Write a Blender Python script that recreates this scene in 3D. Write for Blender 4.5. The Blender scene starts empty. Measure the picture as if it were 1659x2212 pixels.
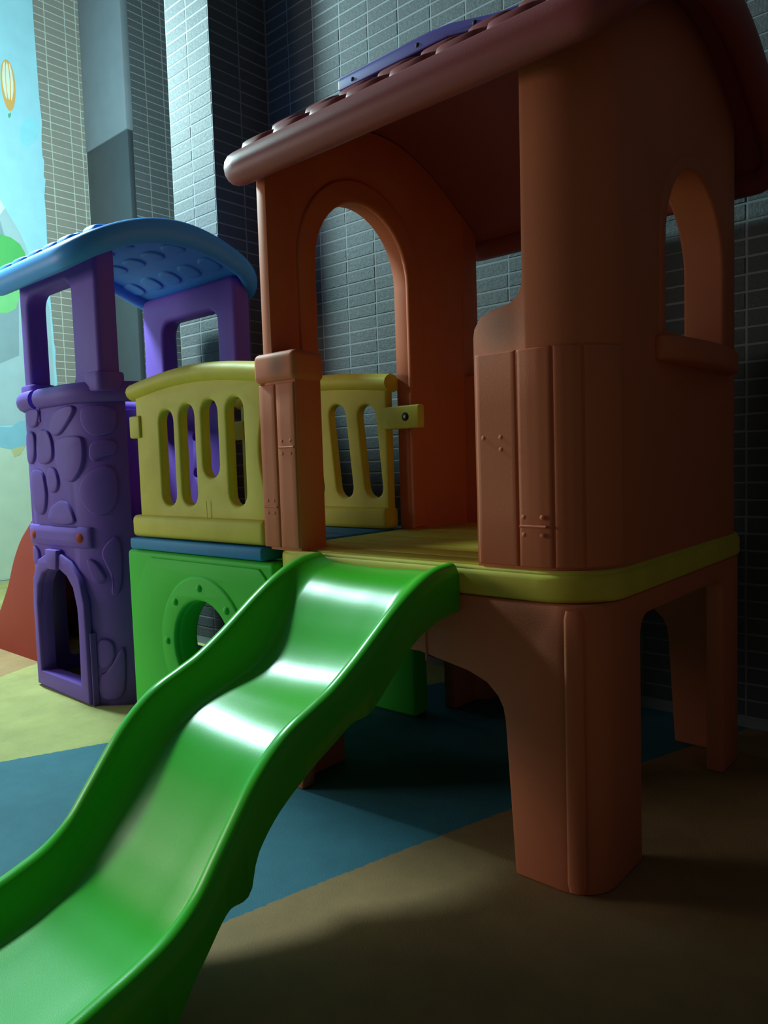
import bpy, bmesh, math, random
from mathutils import Vector, Matrix
from mathutils.geometry import tessellate_polygon

random.seed(7)
SC = bpy.context.scene
COL = SC.collection
PI = math.pi

# ------------------------------------------------------------------ camera, world, lamps, exposure
EYE = Vector((0.0, 0.0, 1.05))
FPX = 1600.0
def cam_rotation():
    down = Vector((750.0, 23500.0, FPX)).normalized()        # camera axes: x right, y down, z forward
    mx = Vector((-1830.0, -50.5, FPX))
    mx = (mx - down * mx.dot(down)).normalized()
    zc, xc = -down, -mx
    yc = zc.cross(xc)
    rows = (xc, yc, zc)
    right = Vector([r.x for r in rows]); up = Vector([-r.y for r in rows]); back = Vector([-r.z for r in rows])
    return Matrix((right, up, back)).transposed()
cd = bpy.data.cameras.new('camera')
cd.sensor_fit = 'HORIZONTAL'; cd.sensor_width = 36.0
cd.lens = FPX / 1659.0 * 36.0
cd.clip_start = 0.05; cd.clip_end = 100
cam = bpy.data.objects.new('camera', cd); COL.objects.link(cam)
cam.matrix_world = Matrix.Translation(EYE) @ cam_rotation().to_4x4()
SC.camera = cam

world = bpy.data.worlds.new('night'); SC.world = world; world.use_nodes = True
bg = world.node_tree.nodes['Background']
bg.inputs[0].default_value = (1.0, 0.95, 0.86, 1); bg.inputs[1].default_value = 0.05

LAMP = Vector((-4.68, 1.47, 3.55))
ld = bpy.data.lights.new('flood_lamp', 'POINT')
ld.energy = 720; ld.color = (0.66, 1.0, 0.99); ld.shadow_soft_size = 0.22
lo = bpy.data.objects.new('flood_lamp', ld); COL.objects.link(lo); lo.location = LAMP

ad = bpy.data.lights.new('front_fill', 'AREA')             # fill light added to brighten the front faces; left of and behind the camera
ad.shape = 'RECTANGLE'; ad.size = 1.8; ad.size_y = 1.4; ad.energy = 80; ad.color = (1.0, 0.94, 0.84)
ao = bpy.data.objects.new('front_fill', ad); COL.objects.link(ao); ao.location = (-6.6, -2.0, 1.75)
ao.rotation_euler = (Vector((-1.9, 1.6, 1.0)) - ao.location).to_track_quat('-Z', 'Y').to_euler()

vs = SC.view_settings
vs.view_transform = 'Standard'; vs.look = 'None'; vs.gamma = 1.0; vs.use_curve_mapping = False
vs.exposure = 0.0

# ------------------------------------------------------------------ helpers
def lin(c):
    return tuple(((v / 255) / 12.92 if v / 255 <= 0.04045 else ((v / 255 + 0.055) / 1.055) ** 2.4) for v in c)

def nodes_of(name):
    m = bpy.data.materials.new(name); m.use_nodes = True
    nt = m.node_tree
    return m, nt, nt.nodes['Principled BSDF']

def plastic(name, col, rough=0.42, bump=0.06, grime=0.12, grain=260.0, spec=0.5, dark=None, stains=()):
    """moulded plastic: fine grain relief, faint colour drift, worn smudges"""
    m, nt, b = nodes_of(name)
    L = nt.links.new
    tc = nt.nodes.new('ShaderNodeTexCoord')
    n1 = nt.nodes.new('ShaderNodeTexNoise'); n1.inputs['Scale'].default_value = 3.1; n1.inputs['Detail'].default_value = 6
    n1.inputs['Roughness'].default_value = 0.65
    n2 = nt.nodes.new('ShaderNodeTexNoise'); n2.inputs['Scale'].default_value = grain; n2.inputs['Detail'].default_value = 2
    L(tc.outputs['Object'], n1.inputs['Vector']); L(tc.outputs['Object'], n2.inputs['Vector'])
    r = nt.nodes.new('ShaderNodeValToRGB')
    r.color_ramp.elements[0].position = 0.36; r.color_ramp.elements[1].position = 0.60
    d = dark or tuple(c * (1 - 2.2 * grime) * 0.9 + 0.01 for c in col)
    r.color_ramp.elements[0].color = (*d, 1); r.color_ramp.elements[1].color = (*col, 1)
    L(n1.outputs['Fac'], r.inputs['Fac'])
    mx = nt.nodes.new('ShaderNodeMix'); mx.data_type = 'RGBA'; mx.inputs[0].default_value = min(1.0, grime * 3)
    mx.inputs[6].default_value = (*col, 1); L(r.outputs['Color'], mx.inputs[7]); colour = mx.outputs[2]
    for pos, rad in stains:                                     # scuffs where hands have rubbed
        dv = nt.nodes.new('ShaderNodeVectorMath'); dv.operation = 'DISTANCE'; dv.inputs[1].default_value = pos
        L(tc.outputs['Object'], dv.inputs[0])
        mr_ = nt.nodes.new('ShaderNodeMapRange'); mr_.inputs[1].default_value = rad * 0.15; mr_.inputs[2].default_value = rad
        mr_.inputs[3].default_value = 0.75; mr_.inputs[4].default_value = 0.0; L(dv.outputs['Value'], mr_.inputs[0])
        sm_ = nt.nodes.new('ShaderNodeMix'); sm_.data_type = 'RGBA'; L(mr_.outputs[0], sm_.inputs[0]); L(colour, sm_.inputs[6])
        sm_.inputs[7].default_value = (0.16, 0.085, 0.05, 1); colour = sm_.outputs[2]
    L(colour, b.inputs['Base Color'])
    bp = nt.nodes.new('ShaderNodeBump'); bp.inputs['Strength'].default_value = bump; bp.inputs['Distance'].default_value = 0.004
    L(n2.outputs['Fac'], bp.inputs['Height']); L(bp.outputs['Normal'], b.inputs['Normal'])
    mr = nt.nodes.new('ShaderNodeMapRange'); mr.inputs[3].default_value = rough + 0.10; mr.inputs[4].default_value = rough - 0.04
    L(n1.outputs['Fac'], mr.inputs[0]); L(mr.outputs[0], b.inputs['Roughness'])
    b.inputs['Specular IOR Level'].default_value = spec
    return m

def plain(name, col, rough=0.6, spec=0.4, metal=0.0):
    m, nt, b = nodes_of(name)
    n = nt.nodes.new('ShaderNodeTexNoise'); n.inputs['Scale'].default_value = 6; n.inputs['Detail'].default_value = 5
    tc = nt.nodes.new('ShaderNodeTexCoord'); nt.links.new(tc.outputs['Object'], n.inputs['Vector'])
    mx = nt.nodes.new('ShaderNodeMix'); mx.data_type = 'RGBA'
    mx.inputs[6].default_value = (*[c * 0.86 for c in col], 1); mx.inputs[7].default_value = (*[min(1, c * 1.08) for c in col], 1)
    nt.links.new(n.outputs['Fac'], mx.inputs[0]); nt.links.new(mx.outputs[2], b.inputs['Base Color'])
    b.inputs['Roughness'].default_value = rough; b.inputs['Specular IOR Level'].default_value = spec
    b.inputs['Metallic'].default_value = metal
    return m

def stone_tile(name, col, bump=0.5, rough=0.55):
    """slate faced tile: split-stone relief, tone drifting from tile to tile"""
    m, nt, b = nodes_of(name)
    L = nt.links.new
    tc = nt.nodes.new('ShaderNodeTexCoord'); oi = nt.nodes.new('ShaderNodeObjectInfo')
    add = nt.nodes.new('ShaderNodeVectorMath'); add.operation = 'MULTIPLY_ADD'
    L(oi.outputs['Location'], add.inputs[0]); add.inputs[1].default_value = (3.7, 5.3, 7.1); L(tc.outputs['Object'], add.inputs[2])
    n1 = nt.nodes.new('ShaderNodeTexNoise'); n1.inputs['Scale'].default_value = 55; n1.inputs['Detail'].default_value = 7
    n1.inputs['Roughness'].default_value = 0.7; n1.inputs['Distortion'].default_value = 0.6
    L(add.outputs[0], n1.inputs['Vector'])
    n2 = nt.nodes.new('ShaderNodeTexNoise'); n2.inputs['Scale'].default_value = 2.3; n2.inputs['Detail'].default_value = 2
    L(add.outputs[0], n2.inputs['Vector'])
    mx = nt.nodes.new('ShaderNodeMix'); mx.data_type = 'RGBA'
    mx.inputs[6].default_value = (*[c * 0.72 for c in col], 1); mx.inputs[7].default_value = (*[c * 1.25 for c in col], 1)
    av = nt.nodes.new('ShaderNodeMath'); av.operation = 'MULTIPLY_ADD'; av.inputs[1].default_value = 0.5
    L(n1.outputs['Fac'], av.inputs[0])
    hf = nt.nodes.new('ShaderNodeMath'); hf.operation = 'MULTIPLY'; hf.inputs[1].default_value = 0.5
    L(n2.outputs['Fac'], hf.inputs[0]); L(hf.outputs[0], av.inputs[2]); L(av.outputs[0], mx.inputs[0])
    L(mx.outputs[2], b.inputs['Base Color'])
    bp = nt.nodes.new('ShaderNodeBump'); bp.inputs['Strength'].default_value = bump; bp.inputs['Distance'].default_value = 0.006
    L(n1.outputs['Fac'], bp.inputs['Height']); L(bp.outputs['Normal'], b.inputs['Normal'])
    b.inputs['Roughness'].default_value = rough; b.inputs['Specular IOR Level'].default_value = 0.3
    return m

def finish(me, angle=32):
    for p in me.polygons: p.use_smooth = True
    try: me.set_sharp_from_angle(angle=math.radians(angle))
    except Exception: pass
    return me

def mesh(name, V, F, fix=True, angle=32):
    me = bpy.data.meshes.new(name)
    me.from_pydata([tuple(v) for v in V], [], [tuple(f) for f in F]); me.update()
    if fix:
        bm = bmesh.new(); bm.from_mesh(me)
        bmesh.ops.remove_doubles(bm, verts=bm.verts, dist=1e-5)
        bmesh.ops.recalc_face_normals(bm, faces=bm.faces)
        bm.to_mesh(me); bm.free()
    return finish(me, angle)

def obj(name, me, m=None, parent=None, loc=None):
    o = bpy.data.objects.new(name, me); COL.objects.link(o)
    if m is not None and not me.materials: me.materials.append(m)
    if parent is not None:
        o.parent = parent
        if parent.type == 'EMPTY' and loc is None:
            o.location = -parent.location                       # meshes are written in world coordinates
    if loc is not None: o.location = loc
    return o

def thing(name, label, cat, loc, group=None):
    o = bpy.data.objects.new(name, None); COL.objects.link(o); o.location = loc
    o.empty_display_size = 0.1; o['label'] = label; o['category'] = cat
    if group: o['group'] = group
    return o

def struct(name, me, m):
    o = obj(name, me, m); o['kind'] = 'structure'; return o

def join(parts):
    V, F = [], []
    for v, f in parts:
        b = len(V); V += list(v); F += [tuple(i + b for i in q) for q in f]
    return V, F

def box(x0, x1, y0, y1, z0, z1):
    V = [(x, y, z) for z in (z0, z1) for y in (y0, y1) for x in (x0, x1)]
    F = [(0, 2, 3, 1), (4, 5, 7, 6), (0, 1, 5, 4), (2, 6, 7, 3), (0, 4, 6, 2), (1, 3, 7, 5)]
    return V, F

def bevelled(name, geo, w=0.01, seg=3, angle=32):
    me = mesh(name, *geo)
    bm = bmesh.new(); bm.from_mesh(me)
    es = [e for e in bm.edges if len(e.link_faces) == 2 and e.calc_face_angle(0) > math.radians(35)]
    bmesh.ops.bevel(bm, geom=es, offset=w, segments=seg, profile=0.5, affect='EDGES', clamp_overlap=True)
    bm.to_mesh(me); bm.free()
    return finish(me, angle)

def prism(poly, axis, a, b):
    """polygon in the plane across the axis, run along it from a to b; x: (y,z)  y: (x,z)  z: (x,y)"""
    def P(p, t):
        return (t, p[0], p[1]) if axis == 'x' else ((p[0], t, p[1]) if axis == 'y' else (p[0], p[1], t))
    n = len(poly)
    V = [P(p, a) for p in poly] + [P(p, b) for p in poly]
    F = [tuple(range(n - 1, -1, -1)), tuple(range(n, 2 * n))]
    F += [(i, (i + 1) % n, n + (i + 1) % n, n + i) for i in range(n)]
    return V, F

def arc(cx, cy, r, a0, a1, n=10, ry=None):
    ry = ry or r
    return [(cx + r * math.cos(math.radians(a0 + (a1 - a0) * i / n)), cy + ry * math.sin(math.radians(a0 + (a1 - a0) * i / n))) for i in range(n + 1)]

def rrect(x0, x1, y0, y1, r, n=8):
    """anticlockwise, starting where the front (low y) edge starts at the left"""
    P = arc(x1 - r, y0 + r, r, -90, 0, n) + arc(x1 - r, y1 - r, r, 0, 90, n) + arc(x0 + r, y1 - r, r, 90, 180, n) + arc(x0 + r, y0 + r, r, 180, 270, n)
    P = [P[-1]] + P[:-1]
    out = []
    for p in P:
        if not out or (Vector(p) - Vector(out[-1])).length > 1e-6: out.append(p)
    return out

def offset_line(P, d, closed=False):
    """shift a polyline to its left by d"""
    n = len(P); out = []
    for i in range(n):
        a = Vector(P[(i - 1) % n]) if (closed or i > 0) else None
        b = Vector(P[i]); c = Vector(P[(i + 1) % n]) if (closed or i < n - 1) else None
        t1 = (b - a).normalized() if a is not None else None
        t2 = (c - b).normalized() if c is not None else None
        t1 = t1 if t1 is not None else t2; t2 = t2 if t2 is not None else t1
        n1 = Vector((-t1.y, t1.x)); n2 = Vector((-t2.y, t2.x))
        k = (n1 + n2); k = k / max(0.3, k.dot(n1)) if k.length > 1e-6 else n1
        out.append(tuple(b + k * d))
    return out

class Path:
    """plan path with arc length; normal points to its right (outwards on an anticlockwise ring)"""
    def __init__(s, pts, closed=True):
        s.p = [Vector(q) for q in pts] + ([Vector(pts[0])] if closed else [])
        s.S = [0.0]
        for a, b in zip(s.p, s.p[1:]): s.S.append(s.S[-1] + (b - a).length)
        s.L = s.S[-1]; s.closed = closed
    def at(s, t, off=0.0):
        if s.closed: t %= s.L
        t = max(0.0, min(s.L - 1e-9, t))
        for i in range(len(s.p) - 1):
            if s.S[i + 1] >= t: break
        a, b = s.p[i], s.p[i + 1]
        d = (b - a).normalized()
        q = a + d * (t - s.S[i])
        return q.x + d.y * off, q.y - d.x * off
    def wall(s, t, z, off=0.0):
        x, y = s.at(t, off); return (x, y, z)

def raised(outline, f, h, rim=0.010, base=-0.003, sub=2):
    """a pillowed piece standing h proud of a surface f(u, v, off); corners rounded"""
    P = [Vector(p) for p in outline]
    for _ in range(sub):                                       # Chaikin
        Q = []
        for i in range(len(P)):
            a, b = P[i], P[(i + 1) % len(P)]
            Q += [a * 0.75 + b * 0.25, a * 0.25 + b * 0.75]
        P = Q
    ar = sum(a.x * b.y - b.x * a.y for a, b in zip(P, P[1:] + P[:1]))
    if ar < 0: P.reverse()
    n = len(P)
    c = sum(P, Vector((0, 0))) / n
    rings = [(0.0, base), (0.15 * rim, h * 0.62), (0.55 * rim, h * 0.93), (rim, h)]
    V, F = [], []
    loops = []
    for d, hh in rings:
        q = [Vector(t) for t in offset_line([tuple(p) for p in P], d, True)]
        loops.append(q); V += [f(p.x, p.y, hh) for p in q]
    inner = loops[-1]
    V += [f(*(p * 0.5 + c * 0.5), h) for p in inner]
    V.append(f(c.x, c.y, h))
    R = len(rings) + 1
    for k in range(R - 1):
        for i in range(n):
            j = (i + 1) % n
            F.append((k * n + i, k * n + j, (k + 1) * n + j, (k + 1) * n + i))
    for i in range(n): F.append(((R - 1) * n + i, (R - 1) * n + (i + 1) % n, R * n))
    return V, F

def raised_grid(u0, u1, v0, v1, f, h, e=0.006, nu=10, nv=6, base=-0.003):
    """a rectangular piece standing h proud of f, eased at its edges, dense enough to wrap a corner"""
    us = [u0, u0 + e * 0.3, u0 + e] + [u0 + e + (u1 - u0 - 2 * e) * i / nu for i in range(1, nu)] + [u1 - e, u1 - e * 0.3, u1]
    vs_ = [v0, v0 + e * 0.3, v0 + e] + [v0 + e + (v1 - v0 - 2 * e) * i / nv for i in range(1, nv)] + [v1 - e, v1 - e * 0.3, v1]
    a, b = len(us), len(vs_)
    k = lambda i, n: base if i in (0, n - 1) else (h * 0.65 if i in (1, n - 2) else h)
    V = [f(u, v, min(k(i, a), k(j, b))) for j, v in enumerate(vs_) for i, u in enumerate(us)]
    F = [(j * a + i, j * a + i + 1, (j + 1) * a + i + 1, (j + 1) * a + i) for j in range(b - 1) for i in range(a - 1)]
    return V, F

def sweep(path, rx, rz, closed=True, n=12, power=1.0):
    """oval tube along a 3-D path that runs mostly level"""
    P = [Vector(p) for p in path]; m = len(P)
    V, F = [], []
    for i in range(m):
        a = P[(i - 1) % m] if (closed or i) else P[0]
        c = P[(i + 1) % m] if (closed or i < m - 1) else P[-1]
        t = (c - a); t.z = 0; t.normalize()
        nx = Vector((t.y, -t.x, 0))
        for k in range(n):
            an = 2 * PI * k / n
            cc, ss = math.cos(an), math.sin(an)
            cc = math.copysign(abs(cc) ** power, cc); ss = math.copysign(abs(ss) ** power, ss)
            V.append(P[i] + nx * rx * cc + Vector((0, 0, rz * ss)))
    for i in range(m if closed else m - 1):
        j = (i + 1) % m
        for k in range(n):
            l = (k + 1) % n
            F.append((i * n + k, i * n + l, j * n + l, j * n + k))
    if not closed:
        F.append(tuple(range(n - 1, -1, -1))); F.append(tuple((m - 1) * n + k for k in range(n)))
    return V, F

def plate(name, outline, holes, thick, bev, to_world, res=3):
    """flat board cut from an outline with holes, all its edges rounded; to_world(u, v, w) with w across the board"""
    cu = bpy.data.curves.new(name, 'CURVE'); cu.dimensions = '2D'; cu.fill_mode = 'BOTH'
    for poly in [outline] + list(holes):
        sp = cu.splines.new('POLY'); sp.points.add(len(poly) - 1); sp.use_cyclic_u = True
        for i, (u, v) in enumerate(poly): sp.points[i].co = (u, v, 0, 1)
    cu.extrude = max(1e-4, thick / 2 - bev); cu.bevel_depth = bev; cu.bevel_resolution = res; cu.offset = -bev
    o = bpy.data.objects.new(name, cu); COL.objects.link(o)
    bpy.context.view_layer.update()
    me = bpy.data.meshes.new_from_object(o.evaluated_get(bpy.context.evaluated_depsgraph_get()))
    bpy.data.objects.remove(o); bpy.data.curves.remove(cu)
    me.name = name
    for v in me.vertices: v.co = to_world(*v.co)
    bm = bmesh.new(); bm.from_mesh(me)
    bmesh.ops.remove_doubles(bm, verts=bm.verts, dist=1e-5)
    bmesh.ops.recalc_face_normals(bm, faces=bm.faces); bm.to_mesh(me); bm.free()
    me.materials.clear()
    return finish(me, 40)

def carve(name, geo, cutters, bev=0.008, angle=30):
    """closed solid less the cutters, edges eased"""
    o = bpy.data.objects.new(name, mesh(name, *geo)); COL.objects.link(o)
    cs = []
    for g in cutters:
        c = bpy.data.objects.new('cutter', mesh('cutter', *g)); COL.objects.link(c); cs.append(c)
        md = o.modifiers.new('cut', 'BOOLEAN'); md.object = c; md.operation = 'DIFFERENCE'; md.solver = 'EXACT'
    if bev:
        md = o.modifiers.new('ease', 'BEVEL'); md.width = bev; md.segments = 2; md.limit_method = 'ANGLE'
        md.angle_limit = math.radians(40)
    bpy.context.view_layer.update()
    me = bpy.data.meshes.new_from_object(o.evaluated_get(bpy.context.evaluated_depsgraph_get()))
    bpy.data.objects.remove(o)
    for c in cs: bpy.data.objects.remove(c)
    me.name = name; me.materials.clear()
    return finish(me, angle)

def ring_solid(outer, inner, z0, z1):
    n = len(outer)
    V = [(*p, z0) for p in outer] + [(*p, z1) for p in outer] + [(*p, z0) for p in inner] + [(*p, z1) for p in inner]
    F = []
    for i in range(n):
        j = (i + 1) % n
        F += [(i, j, n + j, n + i), (2 * n + j, 2 * n + i, 3 * n + i, 3 * n + j), (n + i, n + j, 3 * n + j, 3 * n + i), (j, i, 2 * n + i, 2 * n + j)]
    return V, F

def dome(c, r, axis, h=None, n=10, k=3):
    """bolt head: a low dome looking along axis"""
    h = h or r * 0.6
    ax = Vector(axis).normalized(); u = ax.orthogonal().normalized(); w = ax.cross(u); c = Vector(c)
    V, F = [], []
    for j in range(k + 1):
        a = PI / 2 * j / k
        rr, hh = r * math.cos(a), h * math.sin(a)
        if j == k: V.append(c + ax * h); break
        V += [c + u * rr * math.cos(2 * PI * i / n) + w * rr * math.sin(2 * PI * i / n) + ax * hh for i in range(n)]
    for j in range(k - 1):
        for i in range(n): F.append((j * n + i, j * n + (i + 1) % n, (j + 1) * n + (i + 1) % n, (j + 1) * n + i))
    for i in range(n): F.append(((k - 1) * n + i, (k - 1) * n + (i + 1) % n, k * n))
    F.append(tuple(range(n - 1, -1, -1)))
    return V, F

def smooth_list(keys, t):
    """Catmull-Rom through (t, value) keys"""
    keys = sorted(keys)
    if t <= keys[0][0]: return keys[0][1]
    if t >= keys[-1][0]: return keys[-1][1]
    for i in range(len(keys) - 1):
        if keys[i][0] <= t <= keys[i + 1][0]: break
    (x0, y0), (x1, y1) = keys[i], keys[i + 1]
    m0 = (y1 - keys[i - 1][1]) / (x1 - keys[i - 1][0]) if i else (y1 - y0) / (x1 - x0)
    m1 = (keys[i + 2][1] - y0) / (keys[i + 2][0] - x0) if i + 2 < len(keys) else (y1 - y0) / (x1 - x0)
    h = x1 - x0; s = (t - x0) / h
    return (2*s**3-3*s**2+1)*y0 + (s**3-2*s**2+s)*h*m0 + (-2*s**3+3*s**2)*y1 + (s**3-s**2)*h*m1

# ------------------------------------------------------------------ materials
M = {}
M['orange'] = plastic('orange_plastic', (0.66, 0.190, 0.095), 0.55, 0.10, 0.08, 420, 0.20, stains=[((-1.80, 1.57, 1.365), 0.055), ((-0.985, 1.60, 1.372), 0.085), ((-1.66, 1.64, 1.36), 0.05)])
M['red'] = plastic('red_plastic', (0.32, 0.066, 0.074), 0.42, 0.10, 0.08, 420, 0.40)
M['yellow'] = plastic('yellow_plastic', (0.72, 0.62, 0.075), 0.52, 0.08, 0.14, 420, 0.25)
M['green'] = plastic('green_plastic', (0.065, 0.66, 0.055), 0.52, 0.05, 0.06, 420, 0.22)
M['slide'] = plastic('glossy_green_plastic', (0.050, 0.52, 0.018), 0.25, 0.035, 0.08, 520, 0.38)
M['purple'] = plastic('purple_plastic', (0.175, 0.088, 0.50), 0.55, 0.08, 0.06, 420, 0.20)
M['violet'] = plastic('violet_plastic', (0.12, 0.09, 0.42), 0.45, 0.05, 0.08, 420, 0.35)
M['blue'] = plastic('blue_plastic', (0.060, 0.33, 0.92), 0.42, 0.06, 0.06, 420, 0.30)
M['deckblue'] = plastic('dark_blue_plastic', (0.020, 0.24, 0.55), 0.48, 0.08, 0.12, 300, 0.25)
M['redslide'] = plastic('orange_red_plastic', (0.33, 0.050, 0.036), 0.55, 0.06, 0.08, 420, 0.10)
M['steel'] = plain('steel', (0.30, 0.30, 0.28), 0.35, 0.5, 1.0)
M['hole'] = plain('dark_hole', (0.01, 0.01, 0.012), 0.8)
M['tile'] = stone_tile('slate_tile', (0.082, 0.090, 0.098), 0.85, 0.62)
M['tiletaupe'] = stone_tile('taupe_tile', (0.27, 0.25, 0.22), 0.25)
M['grout'] = plain('grey_grout', (0.215, 0.235, 0.25), 0.9, 0.2)
M['groutlight'] = plain('pale_grout', (0.52, 0.56, 0.50), 0.9, 0.2)
M['door'] = plain('dark_grey_door', (0.045, 0.055, 0.065), 0.45)
M['board'] = plain('grey_ceiling_board', (0.16, 0.19, 0.22), 0.7)
M['plaster'] = plain('dark_plaster', (0.05, 0.055, 0.06), 0.9)

def floor_material():
    m, nt, b = nodes_of('painted_rubber_floor')
    L = nt.links.new
    tc = nt.nodes.new('ShaderNodeTexCoord'); sep = nt.nodes.new('ShaderNodeSeparateXYZ'); L(tc.outputs['Object'], sep.inputs[0])
    X, Y = sep.outputs[0], sep.outputs[1]
    def mth(op, a, c=None, d=None):
        n = nt.nodes.new('ShaderNodeMath'); n.operation = op
        for i, v in enumerate((a, c, d)):
            if v is None: continue
            if isinstance(v, (int, float)): n.inputs[i].default_value = v
            else: L(v, n.inputs[i])
        return n.outputs[0]
    ns = nt.nodes.new('ShaderNodeTexNoise'); ns.inputs['Scale'].default_value = 45; ns.inputs['Detail'].default_value = 4
    L(tc.outputs['Object'], ns.inputs['Vector'])
    wob = mth('MULTIPLY', mth('SUBTRACT', ns.outputs['Fac'], 0.5), 0.02)
    y1 = mth('SUBTRACT', Y, 1.515)
    f1 = mth('ADD', mth('MULTIPLY_ADD', mth('MULTIPLY', y1, y1), 0.035, -1.249), mth('MULTIPLY', y1, 0.27))
    f2 = mth('MULTIPLY_ADD', mth('SUBTRACT', Y, 1.5), 0.43, -2.62)
    f3 = mth('MULTIPLY_ADD', mth('SUBTRACT', Y, 1.5), -0.47, -4.0)
    f4 = mth('MULTIPLY_ADD', mth('SUBTRACT', Y, 2.2), -0.3, -5.4)
    def step(f):
        return mth('MULTIPLY_ADD', mth('ADD', mth('SUBTRACT', X, f), wob), 260.0, 0.5)
    def mix(fac, a, c):
        n = nt.nodes.new('ShaderNodeMix'); n.data_type = 'RGBA'; n.clamp_factor = True
        L(fac, n.inputs[0])
        for i, v in ((6, a), (7, c)):
            if isinstance(v, tuple): n.inputs[i].default_value = (*v, 1)
            else: L(v, n.inputs[i])
        return n.outputs[2]
    yel, tan, blu = (0.45, 0.43, 0.155), (0.36, 0.205, 0.090), (0.045, 0.17, 0.235)
    c = mix(step(f4), yel, (0.42, 0.26, 0.12))
    c = mix(step(f3), c, yel)
    c = mix(step(f2), c, blu)
    c = mix(step(f1), c, tan)
    big = nt.nodes.new('ShaderNodeTexNoise'); big.inputs['Scale'].default_value = 2.4; big.inputs['Detail'].default_value = 7; big.inputs['Roughness'].default_value = 0.7
    L(tc.outputs['Object'], big.inputs['Vector'])
    rmp = nt.nodes.new('ShaderNodeMapRange'); rmp.inputs[1].default_value = 0.3; rmp.inputs[2].default_value = 0.62
    rmp.inputs[3].default_value = 0.72; rmp.inputs[4].default_value = 1.05
    L(big.outputs['Fac'], rmp.inputs[0])
    vm = nt.nodes.new('ShaderNodeVectorMath'); vm.operation = 'SCALE'; L(c, vm.inputs[0]); L(rmp.outputs[0], vm.inputs['Scale'])
    L(vm.outputs[0], b.inputs['Base Color'])
    fine = nt.nodes.new('ShaderNodeTexNoise'); fine.inputs['Scale'].default_value = 220; fine.inputs['Detail'].default_value = 3
    L(tc.outputs['Object'], fine.inputs['Vector'])
    bp = nt.nodes.new('ShaderNodeBump'); bp.inputs['Strength'].default_value = 0.25; bp.inputs['Distance'].default_value = 0.004
    L(fine.outputs['Fac'], bp.inputs['Height']); L(bp.outputs['Normal'], b.inputs['Normal'])
    b.inputs['Roughness'].default_value = 0.72; b.inputs['Specular IOR Level'].default_value = 0.3
    return m
M['floor'] = floor_material()

# ------------------------------------------------------------------ setting
CEIL = 6.40
struct('floor', mesh('floor', *box(-9.2, 2.6, -6.0, 6.4, -0.06, 0.0)), M['floor'])
wall_back = struct('wall_back', mesh('wall_back', *box(-3.40, 2.6, 2.955, 3.12, 0, CEIL)), M['grout'])
column = struct('wall_column', mesh('wall_column', *box(-3.785, -3.385, 2.552, 3.12, 0, CEIL)), M['grout'])
wall_left = struct('wall_left', mesh('wall_left', *box(-7.7, -7.505, -3.0, 4.03, 0, CEIL)), M['groutlight'])
wall_niche = struct('wall_niche', mesh('wall_niche', *box(-6.95, -6.705, 4.06, 6.4, 0, CEIL)), M['grout'])
shade_wall = struct('shade_wall', mesh('shade_wall', *box(0.3, 2.6, -1.4, -1.2, 0, CEIL)), M['plaster'])  # unseen wall, added to hold ambient light off the right side
door_1 = struct('door_1', bevelled('door_1', box(-7.51, -6.70, 4.03, 4.09, 0, 4.36), 0.01, 2), M['door'])
trim_1 = struct('trim_1', bevelled('trim_1', box(-7.51, -6.70, 4.02, 4.10, 4.36, CEIL), 0.01, 2), M['board'])
wall_far = struct('wall_far', mesh('wall_far', *box(-6.95, -3.4, 6.2, 6.4, 0, CEIL)), M['plaster'])
shade_ceiling = struct('shade_ceiling', mesh('shade_ceiling', *box(-7.7, 2.6, -1.4, 6.4, CEIL, CEIL + 0.12)), M['plaster'])  # unseen cover, extended over everything so ambient light enters only from the open sides

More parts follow.
